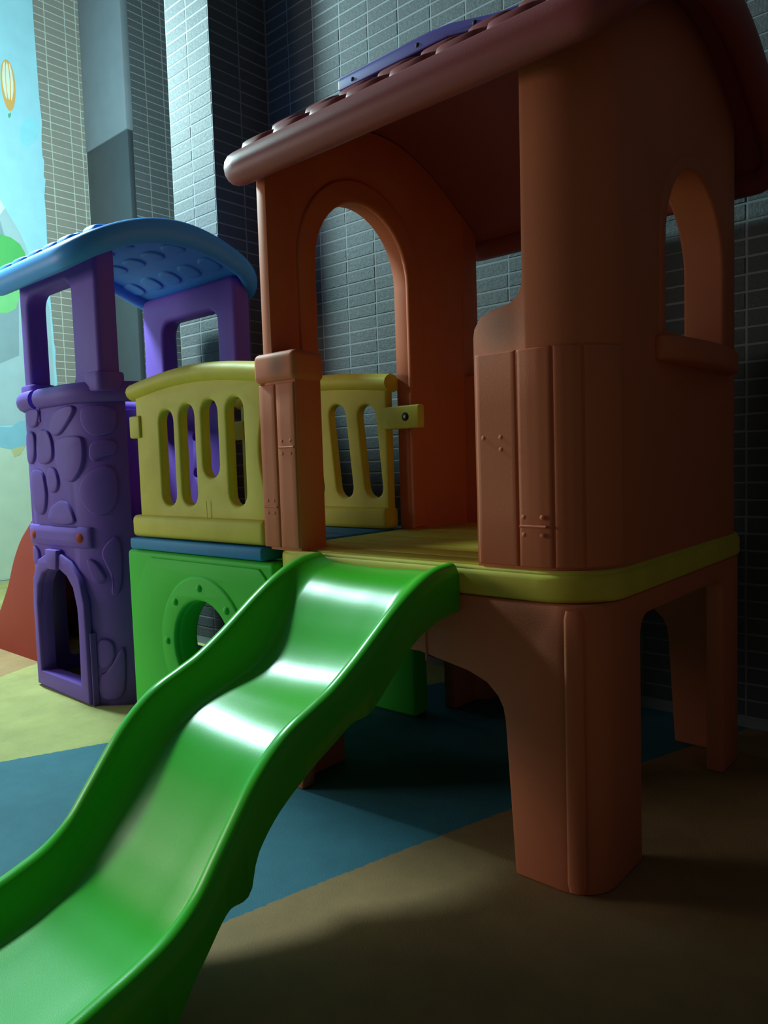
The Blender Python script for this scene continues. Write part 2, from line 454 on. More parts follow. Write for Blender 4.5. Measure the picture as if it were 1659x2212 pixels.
# ------------------------------------------------------------------ green slide
def build_slide():
    t = thing('slide', 'glossy green wavy slide running down from the yellow platform in the foreground', 'slide', (-1.39, 0.9, 0))
    crest = [(0.02, 0.130), (0.25, 0.135), (0.42, 0.151), (0.508, 0.169), (0.565, 0.184), (0.625, 0.201), (0.69, 0.226), (0.741, 0.264), (0.785, 0.318), (0.83, 0.375), (0.87, 0.424),
             (0.92, 0.472), (0.975, 0.510), (1.05, 0.541), (1.103, 0.563), (1.178, 0.607), (1.242, 0.650), (1.301, 0.690), (1.363, 0.727), (1.438, 0.762),
             (1.49, 0.776), (1.555, 0.781)]
    bed = [(0.02, 0.062), (0.3, 0.066), (0.42, 0.074), (0.5, 0.086), (0.6, 0.108), (0.66, 0.128), (0.72, 0.158), (0.78, 0.212), (0.83, 0.266), (0.88, 0.322), (0.93, 0.376), (0.98, 0.420), (1.04, 0.452),
           (1.12, 0.480), (1.20, 0.506), (1.25, 0.532), (1.30, 0.575), (1.35, 0.632), (1.40, 0.687), (1.45, 0.725), (1.50, 0.744), (1.555, 0.754)]
    skirt = [(0.02, 0.150), (0.55, 0.165), (0.667, 0.150), (0.72, 0.110), (0.79, 0.108), (0.845, 0.165), (0.865, 0.125), (0.98, 0.118), (1.05, 0.108), (1.14, 0.108),
             (1.20, 0.138), (1.26, 0.136), (1.36, 0.120), (1.45, 0.125), (1.555, 0.125)]
    XL, XR = -1.662, -1.112
    W = XR - XL
    ys = [0.02 + (1.555 - 0.02) * i / 150 for i in range(151)]
    sm = lambda s: s * s * (3 - 2 * s)
    V, F = [], []
    for y in ys:
        z = smooth_list(crest, y); d = z - smooth_list(bed, y); k = smooth_list(skirt, y)
        bot = max(0.004, z - k)
        prof = [(0.004, bot)]
        prof += [(0.0, bot + 0.004), (0.001, z - 0.045), (0.004, z - 0.022), (0.010, z - 0.008), (0.018, z - 0.001), (0.030, z + 0.001), (0.040, z - 0.002), (0.049, z - 0.010)]
        for i in range(1, 9):
            s = i / 8; prof.append((0.049 + 0.066 * s, z - 0.010 - (d - 0.010) * (1 - (1 - s) ** 1.9)))
        for i in range(1, 4): prof.append((0.115 + (W / 2 - 0.115) * i / 3, z - d - 0.004 * i / 3))
        full = [(XL + u, v) for u, v in prof] + [(XR - u, v) for u, v in reversed(prof[:-1])]
        # underside, following the chute
        zf = z - d - 0.014
        lo_ = max(bot, 0.006)
        full += [(XR - 0.022, lo_), (XR - 0.026, min(z - 0.04, max(zf + 0.02, lo_ + 0.001))), (XR - 0.10, max(zf, 0.006)), (XL + 0.10, max(zf, 0.006)),
                 (XL + 0.026, min(z - 0.04, max(zf + 0.02, lo_ + 0.001))), (XL + 0.022, lo_)]
        n = len(full)
        V += [(x, y, zz) for x, zz in full]
    for i in range(len(ys) - 1):
        for j in range(n):
            q = (j + 1) % n
            F.append((i * n + j, i * n + q, (i + 1) * n + q, (i + 1) * n + j))
    for base, rev in ((0, False), ((len(ys) - 1) * n, True)):
        ids = [base + j for j in range(n)]
        tri = tessellate_polygon([[Vector((V[i][0], V[i][2], 0)) for i in ids]])
        for a in tri: F.append(tuple(ids[k] for k in (a if rev else a[::-1])))
    obj('chute', mesh('chute', V, F, angle=50), M['slide'], t)
    return t
slide = build_slide()

# ------------------------------------------------------------------ roofs
def roof_fn(y0, y1, zb, rise, p=1.0):
    yc, h = (y0 + y1) / 2, (y1 - y0) / 2
    return lambda y: zb + rise * max(0.0, math.cos(PI / 2 * max(-1, min(1, (y - yc) / h)))) ** p

def roof_shell(x0, x1, y0, y1, r, fz, thick, ny=40, nx=10):
    V, F = [], []
    for side in (0, 1):
        for i in range(ny + 1):
            y = y0 + (y1 - y0) * i / ny
            e = max(0.0, r - min(y - y0, y1 - y)); ins = r - math.sqrt(max(0, r * r - e * e))
            for j in range(nx + 1):
                x = x0 + ins + (x1 - x0 - 2 * ins) * j / nx
                V.append((x, y, fz(y) - side * thick))
    w = nx + 1; o = w * (ny + 1)
    for i in range(ny):
        for j in range(nx):
            a = i * w + j
            F.append((a, a + 1, a + w + 1, a + w)); F.append((o + a, o + a + w, o + a + w + 1, o + a + 1))
    for i in range(ny):
        a = i * w; F.append((a, a + w, o + a + w, o + a)); a += nx; F.append((a, o + a, o + a + w, a + w))
    for j in range(nx):
        F.append((j, o + j, o + j + 1, j + 1)); a = ny * w + j; F.append((a, a + 1, o + a + 1, o + a))
    return V, F

def densify(pts, step):
    out = []
    for a, b in zip(pts, pts[1:] + pts[:1]):
        a, b = Vector(a), Vector(b); k = max(1, int((b - a).length / step))
        out += [tuple(a + (b - a) * i / k) for i in range(k)]
    return out

def roof(parent, m, x0, x1, y0, y1, fz, thick, rx, rz, r, rows, pitch, shing_h, xs0):
    rf = obj('roof', mesh('roof', *roof_shell(x0, x1, y0, y1, r, fz, thick), angle=50), m, parent)
    rim = [(x, y, fz(y) - thick / 2 - 0.2 * rz) for x, y in densify(rrect(x0, x1, y0, y1, r, 8), 0.04)]
    obj('rim', mesh('rim', *sweep(rim, rx, rz, True, 16), angle=60), m, rf)
    for (ya, yb) in rows:
        front = ya < (y0 + y1) / 2
        k = 0
        x = xs0 + (0 if rows.index((ya, yb)) % 2 == 0 else 0.012)
        while x + pitch < x1 - 0.02:
            a, b = x + 0.004, x + pitch - 0.004
            dr = random.uniform(-0.006, 0.006)
            y_low, y_up = (ya + dr, yb) if front else (yb + dr, ya)
            ins = 0.02
            ol = [(a, y_up), (a, y_low + (0.03 if front else -0.03)), (a + ins, y_low), ((a + b) / 2, y_low + (-0.006 if front else 0.006)), (b - ins, y_low), (b, y_low + (0.03 if front else -0.03)), (b, y_up)]
            def f(u, v, off, y_low=y_low, y_up=y_up):
                s = abs(v - y_up) / max(1e-6, abs(y_low - y_up))
                return (u, v, fz(v) + off * (0.35 + 0.65 * s))
            obj('shingle', mesh('shingle', *raised(ol, f, shing_h * (1.15 if rows.index((ya, yb)) in (1, len(rows) - 2) else 1.0), 0.012, -0.004, 2), angle=60), m, rf)
            x += pitch
    return rf

# ------------------------------------------------------------------ playhouse (orange walls, yellow platform, red roof)
HX0, HX1, HY0, HY1 = -1.905, -0.74, 1.57, 2.745
DZ = 0.775
house = thing('playhouse', 'orange playhouse on tall legs with yellow platform and dark red shingled roof', 'playhouse', ((HX0 + HX1) / 2, (HY0 + HY1) / 2, 0))
RY0, RY1 = 1.505, 2.81
fr = roof_fn(RY0, RY1, 1.998, 0.29)

# legs and apron in one moulding
op = rrect(-1.865, -0.738, 1.556, 2.715, 0.10, 6)
ip = offset_line(op, 0.055, True)
ax = -1.311
half = [(-0.960, -0.05), (-0.985, 0.388), (-0.991, 0.422), (-1.005, 0.449), (-1.038, 0.479), (-1.094, 0.4995), (-1.169, 0.513), (-1.255, 0.528)]
archf = half + [(2 * ax - x - (0.10 if z < 0.37 else 0.05), z) for x, z in reversed(half)]
ay = 2.14
archs = [(1.815, -0.05), (1.815, 0.56)] + arc(1.865, 0.59, 0.05, 180, 90, 6) + arc(2.425, 0.59, 0.05, 90, 0, 6) + [(2.475, 0.56), (2.475, -0.05)]
me = carve('leg_frame', ring_solid(op, ip, 0.0, 0.70), [prism(archf, 'y', 1.4, 1.9), prism(archf, 'y', 2.4, 2.9), prism(archs, 'x', -1.1, -0.5), prism(archs, 'x', -2.1, -1.6)], 0.010)
legs = obj('leg_frame', me, M['orange'], house)
P_leg = Path(op)
for px_ in ((-0.865, 1.60), (-0.757, 1.70)):
    pass
def rib(x, y, nx, ny, z0, z1, r):
    V, F = [], []
    n = 8
    for z in (z0, z0 + 0.02, z1 - 0.02, z1):
        k = r * (0.8 if z in (z0, z1) else 1.0)
        for i in range(n + 1):
            a = PI * i / n - PI / 2
            V.append((x + nx * k * math.cos(a) * 0.3 - ny * k * math.sin(a), y + ny * k * math.cos(a) * 0.3 + nx * k * math.sin(a), z))
    for j in range(3):
        for i in range(n): F.append((j * (n + 1) + i, j * (n + 1) + i + 1, (j + 1) * (n + 1) + i + 1, (j + 1) * (n + 1) + i))
    return V, F
obj('corner_rib', mesh('corner_rib', *rib(-0.795, 1.560, 0.35, -0.94, 0.01, 0.69, 0.022), angle=60), M['orange'], legs)
obj('seam_strip', bevelled('seam_strip', box(-1.232, -1.226, 1.553, 1.560, 0.506, 0.62), 0.002, 1), M['orange'], legs)

# yellow platform: slab, rim lip and planks
dk = rrect(-1.905, -0.728, 1.556, 2.755, 0.16, 10)
deck = obj('platform', bevelled('platform', prism(dk, 'z', 0.700, DZ - 0.004), 0.016, 4), M['yellow'], house)
ysd = [1.60, 1.692, 1.81, 1.905, 2.068, 2.275, 2.43, 2.545, 2.70]
for a, b in zip(ysd, ysd[1:]):
    ee = 0.03 if a < 1.65 or b > 2.65 else 0.0
    me = bevelled('plank', box(-1.885 + ee, -0.80 - ee, a + 0.005, b - 0.005, DZ - 0.006, DZ + 0.003), 0.004, 2)
    obj('plank', me, M['yellow'], deck)
obj('lip', mesh('lip', *sweep([(x, y, DZ - 0.006) for x, y in densify(rrect(-1.888, -0.745, 1.573, 2.738, 0.145, 10), 0.08)], 0.010, 0.009, True, 8), angle=60), M['yellow'], deck)

def gable(x0, x1):
    ys = [1.3 + 1.8 * i / 40 for i in range(41)]
    pr = [(y, fr(y) - 0.040) for y in ys]
    return prism(pr + [(3.1, 2.9), (1.3, 2.9)], 'x', x0, x1)

# right wall with window
rR = 0.17
path_r = [(-1.062, HY0)] + arc(HX1 - rR, HY0 + rR, rR, -90, 0, 10) + arc(HX1 - rR, HY1 - rR, rR, 0, 90, 10) + [(-1.062, HY1)]
inn = offset_line(path_r, 0.075)
shoulder = [(-1.065, 1.335), (-1.058, 1.372), (-1.040, 1.398), (-1.005, 1.412), (-0.955, 1.420), (-0.932, 1.436), (-0.921, 1.464), (-0.916, 2.6), (-1.2, 2.6), (-1.2, 1.335)]
WY, WR, WS = 2.238, 0.252, 1.60
win = [(WY + WR, 1.372)] + arc(WY, WS, WR, 0, 180, 16) + [(WY - WR, 1.372)]
me = carve('wall_panel', prism(path_r + inn[::-1], 'z', DZ, 2.5),
           [prism(shoulder, 'y', 1.4, 1.9), prism(shoulder, 'y', 2.4, 2.9), prism(win, 'x', -1.0, -0.5), gable(-1.2, -0.4)], 0.012)
wr = obj('wall_panel', me, M['orange'], house); wr['label'] = 'orange right wall with arched window and rounded corner'
big = [(WY + WR + 0.035, 1.345)] + arc(WY, WS, WR + 0.035, 0, 180, 20) + [(WY - WR - 0.035, 1.345)]
small = [(WY + WR - 0.012, 1.375)] + arc(WY, WS, WR - 0.012, 0, 180, 20) + [(WY - WR + 0.012, 1.375)]
obj('window_frame', plate('window_frame', big, [small], 0.125, 0.012, lambda u, v, w: (-0.798 + w, u, v)), M['orange'], wr)
sill = [(1.93, -0.752)] + [(2.238 + 0.33 * math.cos(a), -0.745 + 0.075 * math.sin(a)) for a in [PI - PI * i / 12 for i in range(1, 12)]] + [(2.55, -0.752)]
obj('window_sill', bevelled('window_sill', prism([(x, y) for y, x in sill], 'z', 1.290, 1.355), 0.018, 3), M['orange'], wr)
Pr = Path(path_r, False)
edges = [0.004, 0.122, 0.212, 0.283, 0.40]
for a, b in zip(edges, edges[1:]):
    obj('plank', mesh('plank', *raised_grid(a + 0.0015, b - 0.0015, DZ + 0.008, 1.308, Pr.wall, 0.005, 0.005, 12, 4), angle=60), M['orange'], wr)
def stud(x, z, y=HY0 - 0.005, parent=wr):
    obj('nail_stud', mesh('nail_stud', *dome((x, y, z), 0.0065, (0, -1, 0), 0.0022, 8, 2), angle=70), M['orange'], parent)
for x, z in ((-0.985, 1.10), (-1.035, 1.10), (-0.985, 1.07), (-0.925, 0.905), (-0.875, 0.905), (-0.925, 0.862), (-0.875, 0.862)): stud(x, z)
obj('plank_joint', bevelled('plank_joint', box(-0.936, -0.862, HY0 - 0.009, HY0, 0.880, 0.886), 0.002, 1), M['orange'], wr)

# left wall with archway to the bridge and a short front post
rL = 0.05
path_l = [(-1.728, HY1)] + arc(HX0 + rL, HY1 - rL, rL, 90, 180, 6) + arc(HX0 + rL, HY0 + rL, rL, 180, 270, 6) + [(-1.728, HY0)]
cl = [(-1.728, 1.68), (-1.836, 1.68), (-1.836, 2.635), (-1.728, 2.635)]
AY, AR, AZ = 2.022, 0.250, 1.725
archl = [(AY + AR, 0.70)] + arc(AY, AZ, AR, 0, 180, 18) + [(AY - AR, 0.70)]
notch = [(-1.832, 1.40), (-1.832, 2.7), (-1.5, 2.7), (-1.5, 1.40)]
me = carve('wall_panel', prism(path_l + cl, 'z', DZ, 2.5),
           [prism(notch, 'y', 1.4, 1.76), prism(notch, 'y', 2.55, 2.9), prism(archl, 'x', -2.1, -1.6), gable(-2.1, -1.4)], 0.010)
wl = obj('wall_panel', me, M['orange'], house); wl['label'] = 'orange left wall with tall archway and short front post'
rb = [(AY + AR + 0.075, DZ + 0.01)] + arc(AY, AZ, AR + 0.075, 0, 180, 20) + [(AY - AR - 0.075, DZ + 0.01), (AY - AR + 0.004, DZ + 0.01)] + arc(AY, AZ, AR - 0.004, 180, 0, 20) + [(AY + AR - 0.004, DZ + 0.01)]
obj('arch_trim', plate('arch_trim', rb, [], 0.020, 0.008, lambda u, v, w: (-1.836 + w, u, v)), M['orange'], wl)
obj('post_cap', bevelled('post_cap', box(-1.918, -1.716, 1.557, 1.692, 1.312, 1.408), 0.022, 4), M['orange'], wl)
for a, b in ((-1.900, -1.822), (-1.818, -1.732)):
    obj('plank', mesh('plank', *raised_grid(a, b, DZ + 0.008, 1.308, lambda u, v, o_: (u, HY0 - o_, v), 0.005, 0.005, 4, 4), angle=60), M['orange'], wl)
for x, z in ((-1.795, 1.125), (-1.755, 1.125), (-1.795, 1.085), (-1.755, 1.085), (-1.875, 0.935), (-1.845, 0.935), (-1.875, 0.895), (-1.845, 0.895)): stud(x, z, HY0 - 0.005, wl)
obj('plank_joint', bevelled('plank_joint', box(-1.812, -1.738, HY0 - 0.009, HY0, 1.102, 1.108), 0.002, 1), M['orange'], wl)
obj('plank_joint', bevelled('plank_joint', box(-1.894, -1.828, HY0 - 0.009, HY0, 0.912, 0.918), 0.002, 1), M['orange'], wl)
obj('seam_strip', bevelled('seam_strip', box(-1.8395, -1.8345, 2.42, 2.66, 1.335, 1.339), 0.001, 1), M['orange'], wl)

# red roof
red_rows = [(1.535, 1.70), (1.655, 1.85), (1.80, 2.02), (1.98, 2.14), (2.17, 2.33), (2.29, 2.51), (2.46, 2.66), (2.61, 2.78)]
rroof = roof(house, M['red'], -1.935, -0.655, RY0, RY1, fr, 0.035, 0.042, 0.052, 0.08, red_rows, 0.1535, 0.046, -1.925)
vp = [(-1.665, 0.0), (-1.665, 0.034), (-1.655, 0.040), (-1.30, 0.043), (-1.235, 0.038), (-1.09, 0.006), (-0.95, -0.01), (-0.95, -0.035), (-1.10, -0.022), (-1.24, 0.004)]
def hatch_fn(z_front=2.208, tilt=0.42):
    V, F = prism(vp, 'y', 0, 0.34)
    return [(x, 1.74 + y * 1.0, z_front + z + y * tilt) for x, y, z in V], F
hat = obj('roof_hatch', bevelled('roof_hatch', hatch_fn(), 0.008, 3), M['violet'], house); hat['label'] = 'violet hatch panel on the red shingles'
for x, z in ((-1.60, 2.226), (-1.345, 2.230), (-1.15, 2.214)):
    obj('bolt', mesh('bolt', *dome((x, 1.741, z), 0.008, (0, -1, 0.0), 0.004, 8, 2), angle=60), M['hole'], hat)

# ------------------------------------------------------------------ bridge between house and tower
bridge = thing('play_bridge', 'bridge with yellow slotted railings and blue deck above green porthole panels', 'bridge', (-2.40, 1.95, 0))
BX0, BX1 = -2.775, -1.868
YB = 2.30
obj('deck', bevelled('deck', box(-2.735, -1.912, 1.558, 2.36, 0.733, 0.777), 0.008, 3), M['deckblue'], bridge)
dkb = bridge.children[0]
for i in range(6):
    y = 1.615 + i * 0.125
    obj('tread', bevelled('tread', box(-2.725, -1.92, y + 0.005, y + 0.12, 0.775, 0.781), 0.004, 2), M['deckblue'], dkb)

PC, PZ, PR = -2.270, 0.390, 0.170
def porthole(y, sign):
    ol = rrect(-2.782, -1.868, 0.004, 0.728, 0.02, 4)
    g = obj('porthole_panel', plate('porthole_panel', ol, [arc(PC, PZ, PR, 0, 360, 40)[:-1]], 0.09, 0.016, lambda u, v, w: (u, y + w, v)), M['green'], bridge)
    yf = y + sign * 0.045
    mp = lambda u, v, w: (u, yf + w, v)
    obj('porthole_ring', plate('porthole_ring', arc(PC, PZ, 0.268, 0, 360, 48)[:-1], [arc(PC, PZ, PR + 0.004, 0, 360, 48)[:-1]], 0.030, 0.013, mp), M['green'], g)
    # raised round field that leaves the corners recessed
    fld = [(max(-2.760, min(-1.88, x)), max(0.03, min(0.705, z))) for x, z in arc(PC, PZ - 0.01, 0.47, 0, 360, 64)[:-1]]
    obj('round_field', plate('round_field', fld, [arc(PC, PZ, 0.25, 0, 360, 40)[:-1]], 0.014, 0.006, mp), M['green'], g)
    for k in range(8):
        a = PI / 4 * k + PI / 2
        obj('bolt', mesh('bolt', *dome((PC + 0.222 * math.cos(a), yf + sign * 0.013, PZ + 0.222 * math.sin(a)), 0.016, (0, sign, 0), 0.012, 10, 3), angle=60), M['green'], g)
    return g
porthole(1.615, -1)
porthole(2.33, 1)

def railing(x0, x1, y, slots, tab_l, tab_r, face, face_notch=False, lean=0.0):
    """slotted board with arched top; slots: (centre x, z0, z1); tabs: (x0, x1, bolt x)"""
    xc, hw = (x0 + x1) / 2, (x1 - x0) / 2
    top = lambda x: 1.342 + 0.034 * math.cos(PI / 2 * max(-1, min(1, (x - xc) / hw))) 
    n = 20
    nt_ = [(x1, 0.955)] + [(x1 - 0.027 * math.sin(PI * i / 8), 0.955 + 0.277 * i / 8) for i in range(1, 8)] + [(x1, 1.232)] if face_notch else []
    ol = [(x0, 0.80), (x1, 0.80)] + nt_ + [(x1 - 2 * hw * i / n, top(x1 - 2 * hw * i / n)) for i in range(n + 1)]
    holes = []
    for sx, z0, z1 in slots:
        w = 0.045
        holes.append([(x_ - lean * (z_ - (z0 + z1) / 2), z_) for x_, z_ in arc(sx, z1 - w, w, 0, 180, 8) + arc(sx, z0 + w, w, 180, 360, 8)])
    g = obj('railing', plate('railing', ol, holes, 0.042, 0.013, lambda u, v, w: (u, y + w, v), 3), M['yellow'], bridge)
    V, F = sweep([(x0 - 0.022 + (2 * hw + (0.022 if face_notch else 0.034)) * i / 24, y, top(x0 + 2 * hw * i / 24) + 0.014) for i in range(25)], 0.046, 0.036, False, 14)
    obj('top_rail', mesh('top_rail', V, F, angle=60), M['yellow'], g)
    obj('bottom_rail', bevelled('bottom_rail', box(x0 - 0.035, x1 + (0.0 if face_notch else -0.002), y - 0.042, y + 0.042, 0.781, 0.868), 0.020, 4), M['yellow'], g)
    for tb in (tab_l, tab_r):
        if not tb: continue
        tt = obj('bracket', bevelled('bracket', box(tb[0], tb[1], y - 0.018 + face * 0.012, y + 0.018 + face * 0.012, 1.174, 1.262), 0.007, 3), M['yellow'], g)
        if tb[2] is not None:
            yy = y - 0.018 + face * 0.012
            obj('bolt', mesh('bolt', *dome((tb[2], yy - 0.0005, 1.219), 0.017, (0, -1, 0), 0.003, 12, 2), angle=60), M['hole'], tt)
            obj('bolt', mesh('bolt', *dome((tb[2], yy - 0.003, 1.219), 0.008, (0, -1, 0), 0.003, 6, 1), angle=60), M['steel'], tt)
    return g
rf_ = railing(-2.700, -1.912, 1.612, [(-2.488, 0.908, 1.272), (-2.352, 0.910, 1.284), (-2.212, 1.012, 1.290), (-2.066, 0.912, 1.288)], (-2.735, -2.66, None), None, -1, True)
rf_['label'] = 'front railing of the bridge'
rb_ = railing(-2.830, -1.912, 2.235, [(-2.665, 0.90, 1.26), (-2.508, 0.90, 1.275), (-2.342, 0.905, 1.292), (-2.172, 0.905, 1.292), (-2.008, 0.905, 1.280)], (-2.940, -2.80, -2.905), (-1.925, -1.745, -1.812), -1, False, 0.10)
rb_['label'] = 'rear railing of the bridge'
obj('seam_strip', bevelled('seam_strip', box(-2.237, -2.233, 1.5795, 1.5815, 0.80, 0.93), 0.0008, 1), M['yellow'], rf_)

# ------------------------------------------------------------------ purple tower
TX0, TX1, TY0, TY1, TR = -3.90, -2.95, 1.575, 2.42, 0.30
tower = thing('play_tower', 'purple stone-pattern play tower with arched doorway and curved blue roof', 'play tower', ((TX0 + TX1) / 2, (TY0 + TY1) / 2, 0))
to = rrect(TX0, TX1, TY0, TY1, TR, 16)
Pt = Path(to)
ti = offset_line(to, 0.055, True)
DC = -3.400
doorp = [(-3.222, 0.085), (-3.212, 0.36), (-3.215, 0.44)] + [(-3.245, 0.525), (-3.30, 0.575), (-3.38, 0.604), (-3.46, 0.604), (-3.55, 0.57), (-3.60, 0.51), (-3.62, 0.42), (-3.622, 0.085)]
sq = lambda a0, a1, b0, b1, r=0.06: rrect(a0, a1, b0, b1, r, 6)
cyl = lambda x, z, r, y0, y1: prism(arc(x, z, r, 0, 360, 16)[:-1], 'y', y0, y1)
me = carve('tower_body', ring_solid(to, ti, 0.0, 1.385),
           [prism(doorp, 'y', 1.4, 1.8),
            prism(sq(1.80, 2.22, 0.06, 0.74), 'x', -4.1, -3.7),
            prism(sq(1.80, 2.22, 0.06, 0.66), 'x', -3.1, -2.8),
            prism(sq(-3.64, -3.18, 0.04, 0.62), 'y', 2.2, 2.6),
            prism(sq(1.72, 2.24, 0.78, 1.6), 'x', -3.1, -2.8),
            cyl(-3.23, 0.752, 0.022, 1.4, 1.75), cyl(-3.665, 0.762, 0.022, 1.4, 1.75),
            cyl(-3.42, 1.215, 0.025, 2.2, 2.6), cyl(-3.42, 1.02, 0.03, 2.2, 2.6)], 0.008)
body = obj('tower_body', me, M['purple'], tower)

ARC0 = 0.05                                                    # outlines below were taken 0.05 m further along the wall
stones = [
 [(-0.10, 1.352), (0.054, 1.354), (0.042, 1.297), (0.005, 1.26), (-0.09, 1.27)],
 [(-0.115, 1.248), (-0.026, 1.249), (-0.008, 1.205), (-0.018, 1.122), (-0.06, 1.085), (-0.12, 1.10)],
 [(0.022, 1.255), (0.125, 1.245), (0.161, 1.198), (0.168, 1.136), (0.148, 1.102), (0.077, 1.084), (0.008, 1.094), (-0.001, 1.153)],
 [(0.165, 1.293), (0.221, 1.335), (0.383, 1.349), (0.355, 1.285), (0.228, 1.206), (0.14, 1.229)],
 [(0.203, 1.203), (0.396, 1.213), (0.417, 1.179), (0.409, 1.07), (0.333, 0.993), (0.244, 1.02), (0.188, 1.09), (0.19, 1.166)],
 [(-0.075, 1.06), (-0.004, 1.07), (0.054, 1.046), (0.066, 1.002), (0.078, 0.936), (0.04, 0.848), (-0.05, 0.85), (-0.085, 0.95)],
 [(0.11, 1.076), (0.169, 1.071), (0.204, 1.021), (0.198, 0.979), (0.161, 0.952), (0.102, 0.955), (0.086, 1.022)],
 [(0.092, 0.881), (0.164, 0.909), (0.224, 0.925), (0.278, 0.911), (0.319, 0.866), (0.34, 0.808), (0.075, 0.808)],
 [(0.416, 1.340), (0.565, 1.334), (0.575, 1.269), (0.554, 1.208), (0.465, 1.196), (0.425, 1.225), (0.400, 1.28)],
 [(0.448, 1.182), (0.567, 1.190), (0.567, 1.12), (0.498, 1.111), (0.457, 1.083), (0.435, 1.12)],
 [(0.421, 1.047), (0.562, 1.090), (0.561, 0.874), (0.442, 0.845), (0.378, 0.919), (0.372, 0.982)],
 [(-0.12, 0.70), (-0.067, 0.695), (-0.033, 0.66), (-0.055, 0.60), (-0.12, 0.61)],
 [(0.389, 0.666), (0.440, 0.655), (0.480, 0.597), (0.490, 0.571), (0.457, 0.55), (0.427, 0.554), (0.405, 0.600)],
 [(0.460, 0.701), (0.566, 0.791), (0.559, 0.513), (0.50, 0.490), (0.515, 0.567), (0.492, 0.623)],
 [(0.430, 0.303), (0.497, 0.3), (0.512, 0.251), (0.5, 0.199), (0.465, 0.168), (0.430, 0.170), (0.422, 0.232)],
 [(0.425, 0.141), (0.47, 0.150), (0.553, 0.300), (0.552, 0.136), (0.533, 0.023), (0.417, 0.025)],
]
for s in stones:
    f = lambda u, v, o_: Pt.wall(u + ARC0, v, o_)
    obj('wall_stone', mesh('wall_stone', *raised(s, f, 0.012, 0.010, -0.004, 2), angle=60), M['purple'], body)
band = obj('front_band', mesh('front_band', *raised_grid(-0.17, 0.43, 0.707, 0.802, lambda u, v, o_: Pt.wall(u + ARC0, v, o_), 0.012, 0.006, 30, 3), angle=60), M['purple'], body)
for t_ in (0.415, -0.030):
    c0, c1 = Vector(Pt.wall(t_, 0.753, 0.0)), Vector(Pt.wall(t_, 0.753, 1.0))
    obj('plug', mesh('plug', *dome(c0 + (c1 - c0) * 0.011, 0.024, c1 - c0, 0.007, 14, 2), angle=60), M['redslide'], band)
# door surround: two legs and arch round the opening, with a sill and a keystone
inner = [(-3.222, 0.088), (-3.212, 0.36), (-3.216, 0.44), (-3.245, 0.525), (-3.30, 0.575), (-3.38, 0.606), (-3.46, 0.606), (-3.55, 0.57), (-3.60, 0.51), (-3.62, 0.42), (-3.622, 0.088)]
outer = [(-3.150, 0.006), (-3.148, 0.33), (-3.150, 0.46), (-3.185, 0.575), (-3.26, 0.645), (-3.36, 0.675), (-3.47, 0.675), (-3.585, 0.635), (-3.66, 0.54), (-3.690, 0.42), (-3.700, 0.006)]
sur = outer
obj('door_surround', plate('door_surround', sur, [inner[::-1]], 0.034, 0.009, lambda u, v, w: (u, TY0 - 0.004 + w + (0.30 - math.sqrt(max(0.0, 0.09 - (-3.60 - u) ** 2)) if u < -3.60 else 0.0), v)), M['purple'], body)
ky = [(-3.475, 0.692), (-3.36, 0.692), (-3.375, 0.600), (-3.46, 0.600)]
obj('keystone', bevelled('keystone', prism(ky, 'y', TY0 - 0.034, TY0 + 0.01), 0.006, 2), M['purple'], body)
obj('corner_seam', bevelled('corner_seam', box(-3.140, -3.132, TY0 - 0.008, TY0 + 0.02, 0.0, 0.33), 0.002, 1), M['purple'], body)
# rolled rim round the top, open at the bridge and slotted at the front
def rim_seg(a, b, rr=0.042):
    k = max(3, int((b - a) / 0.02))
    pts = [Pt.wall(a + (b - a) * i / k, 1.392, 0.002) for i in range(k + 1)]
    return sweep(pts, rr * 0.86, rr * 1.08, False, 14)
def s_of(x, y):
    best = min(range(2000), key=lambda i: (Vector(Pt.at(Pt.L * i / 2000)) - Vector((x, y))).length)
    return Pt.L * best / 2000
sa, sb = s_of(TX1, 1.80), s_of(TX1, 2.20)
slot = s_of(-3.52, TY0)
for a, b in ((slot + 0.022, sa), (sb, Pt.L + slot - 0.022)):
    obj('rim', mesh('rim', *rim_seg(a, b), angle=60), M['purple'], body)
obj('slot_groove', bevelled('slot_groove', box(-3.538, -3.502, TY0 - 0.006, TY0 + 0.004, 1.285, 1.36), 0.004, 2), M['purple'], body)
# inside: red deck and step panel
obj('inner_deck', bevelled('inner_deck', prism(rrect(TX0 + 0.06, TX1 - 0.058, TY0 + 0.06, TY1 - 0.06, 0.24, 8), 'z', 0.70, 0.772), 0.01, 2), M['redslide'], tower)

# upper frames front and rear: two posts and a beam each, arched under the roof
TRY0, TRY1 = 1.485, 2.415
ft = roof_fn(TRY0, TRY1, 1.955, 0.155, 0.9)
def frame(name, x0, x1, y, hole, ztop, thick):
    ol = rrect(x0, x1, 1.40, ztop, 0.045, 6)
    return obj(name, plate(name, ol, [hole], thick, 0.026, lambda u, v, w: (u, y + w, v), 4), M['purple'], tower)
frame('front_frame', -3.730, -2.985, 1.655, rrect(-3.640, -3.215, 1.43, 1.895, 0.060, 8), ft(1.61) + 0.005, 0.10)
frame('rear_frame', -3.755, -2.925, 2.335, rrect(-3.560, -3.080, 1.43, 1.835, 0.065, 8), ft(2.38) + 0.002, 0.10)
for x, y in ((-3.690, 1.66), (-3.05, 1.66), (-3.70, 2.325), (-3.0, 2.325)):
    obj('post_foot', bevelled('post_foot', prism(rrect(x - 0.078, x + 0.078, y - 0.065, y + 0.065, 0.04, 5), 'z', 1.39, 1.475), 0.012, 2), M['purple'], tower)

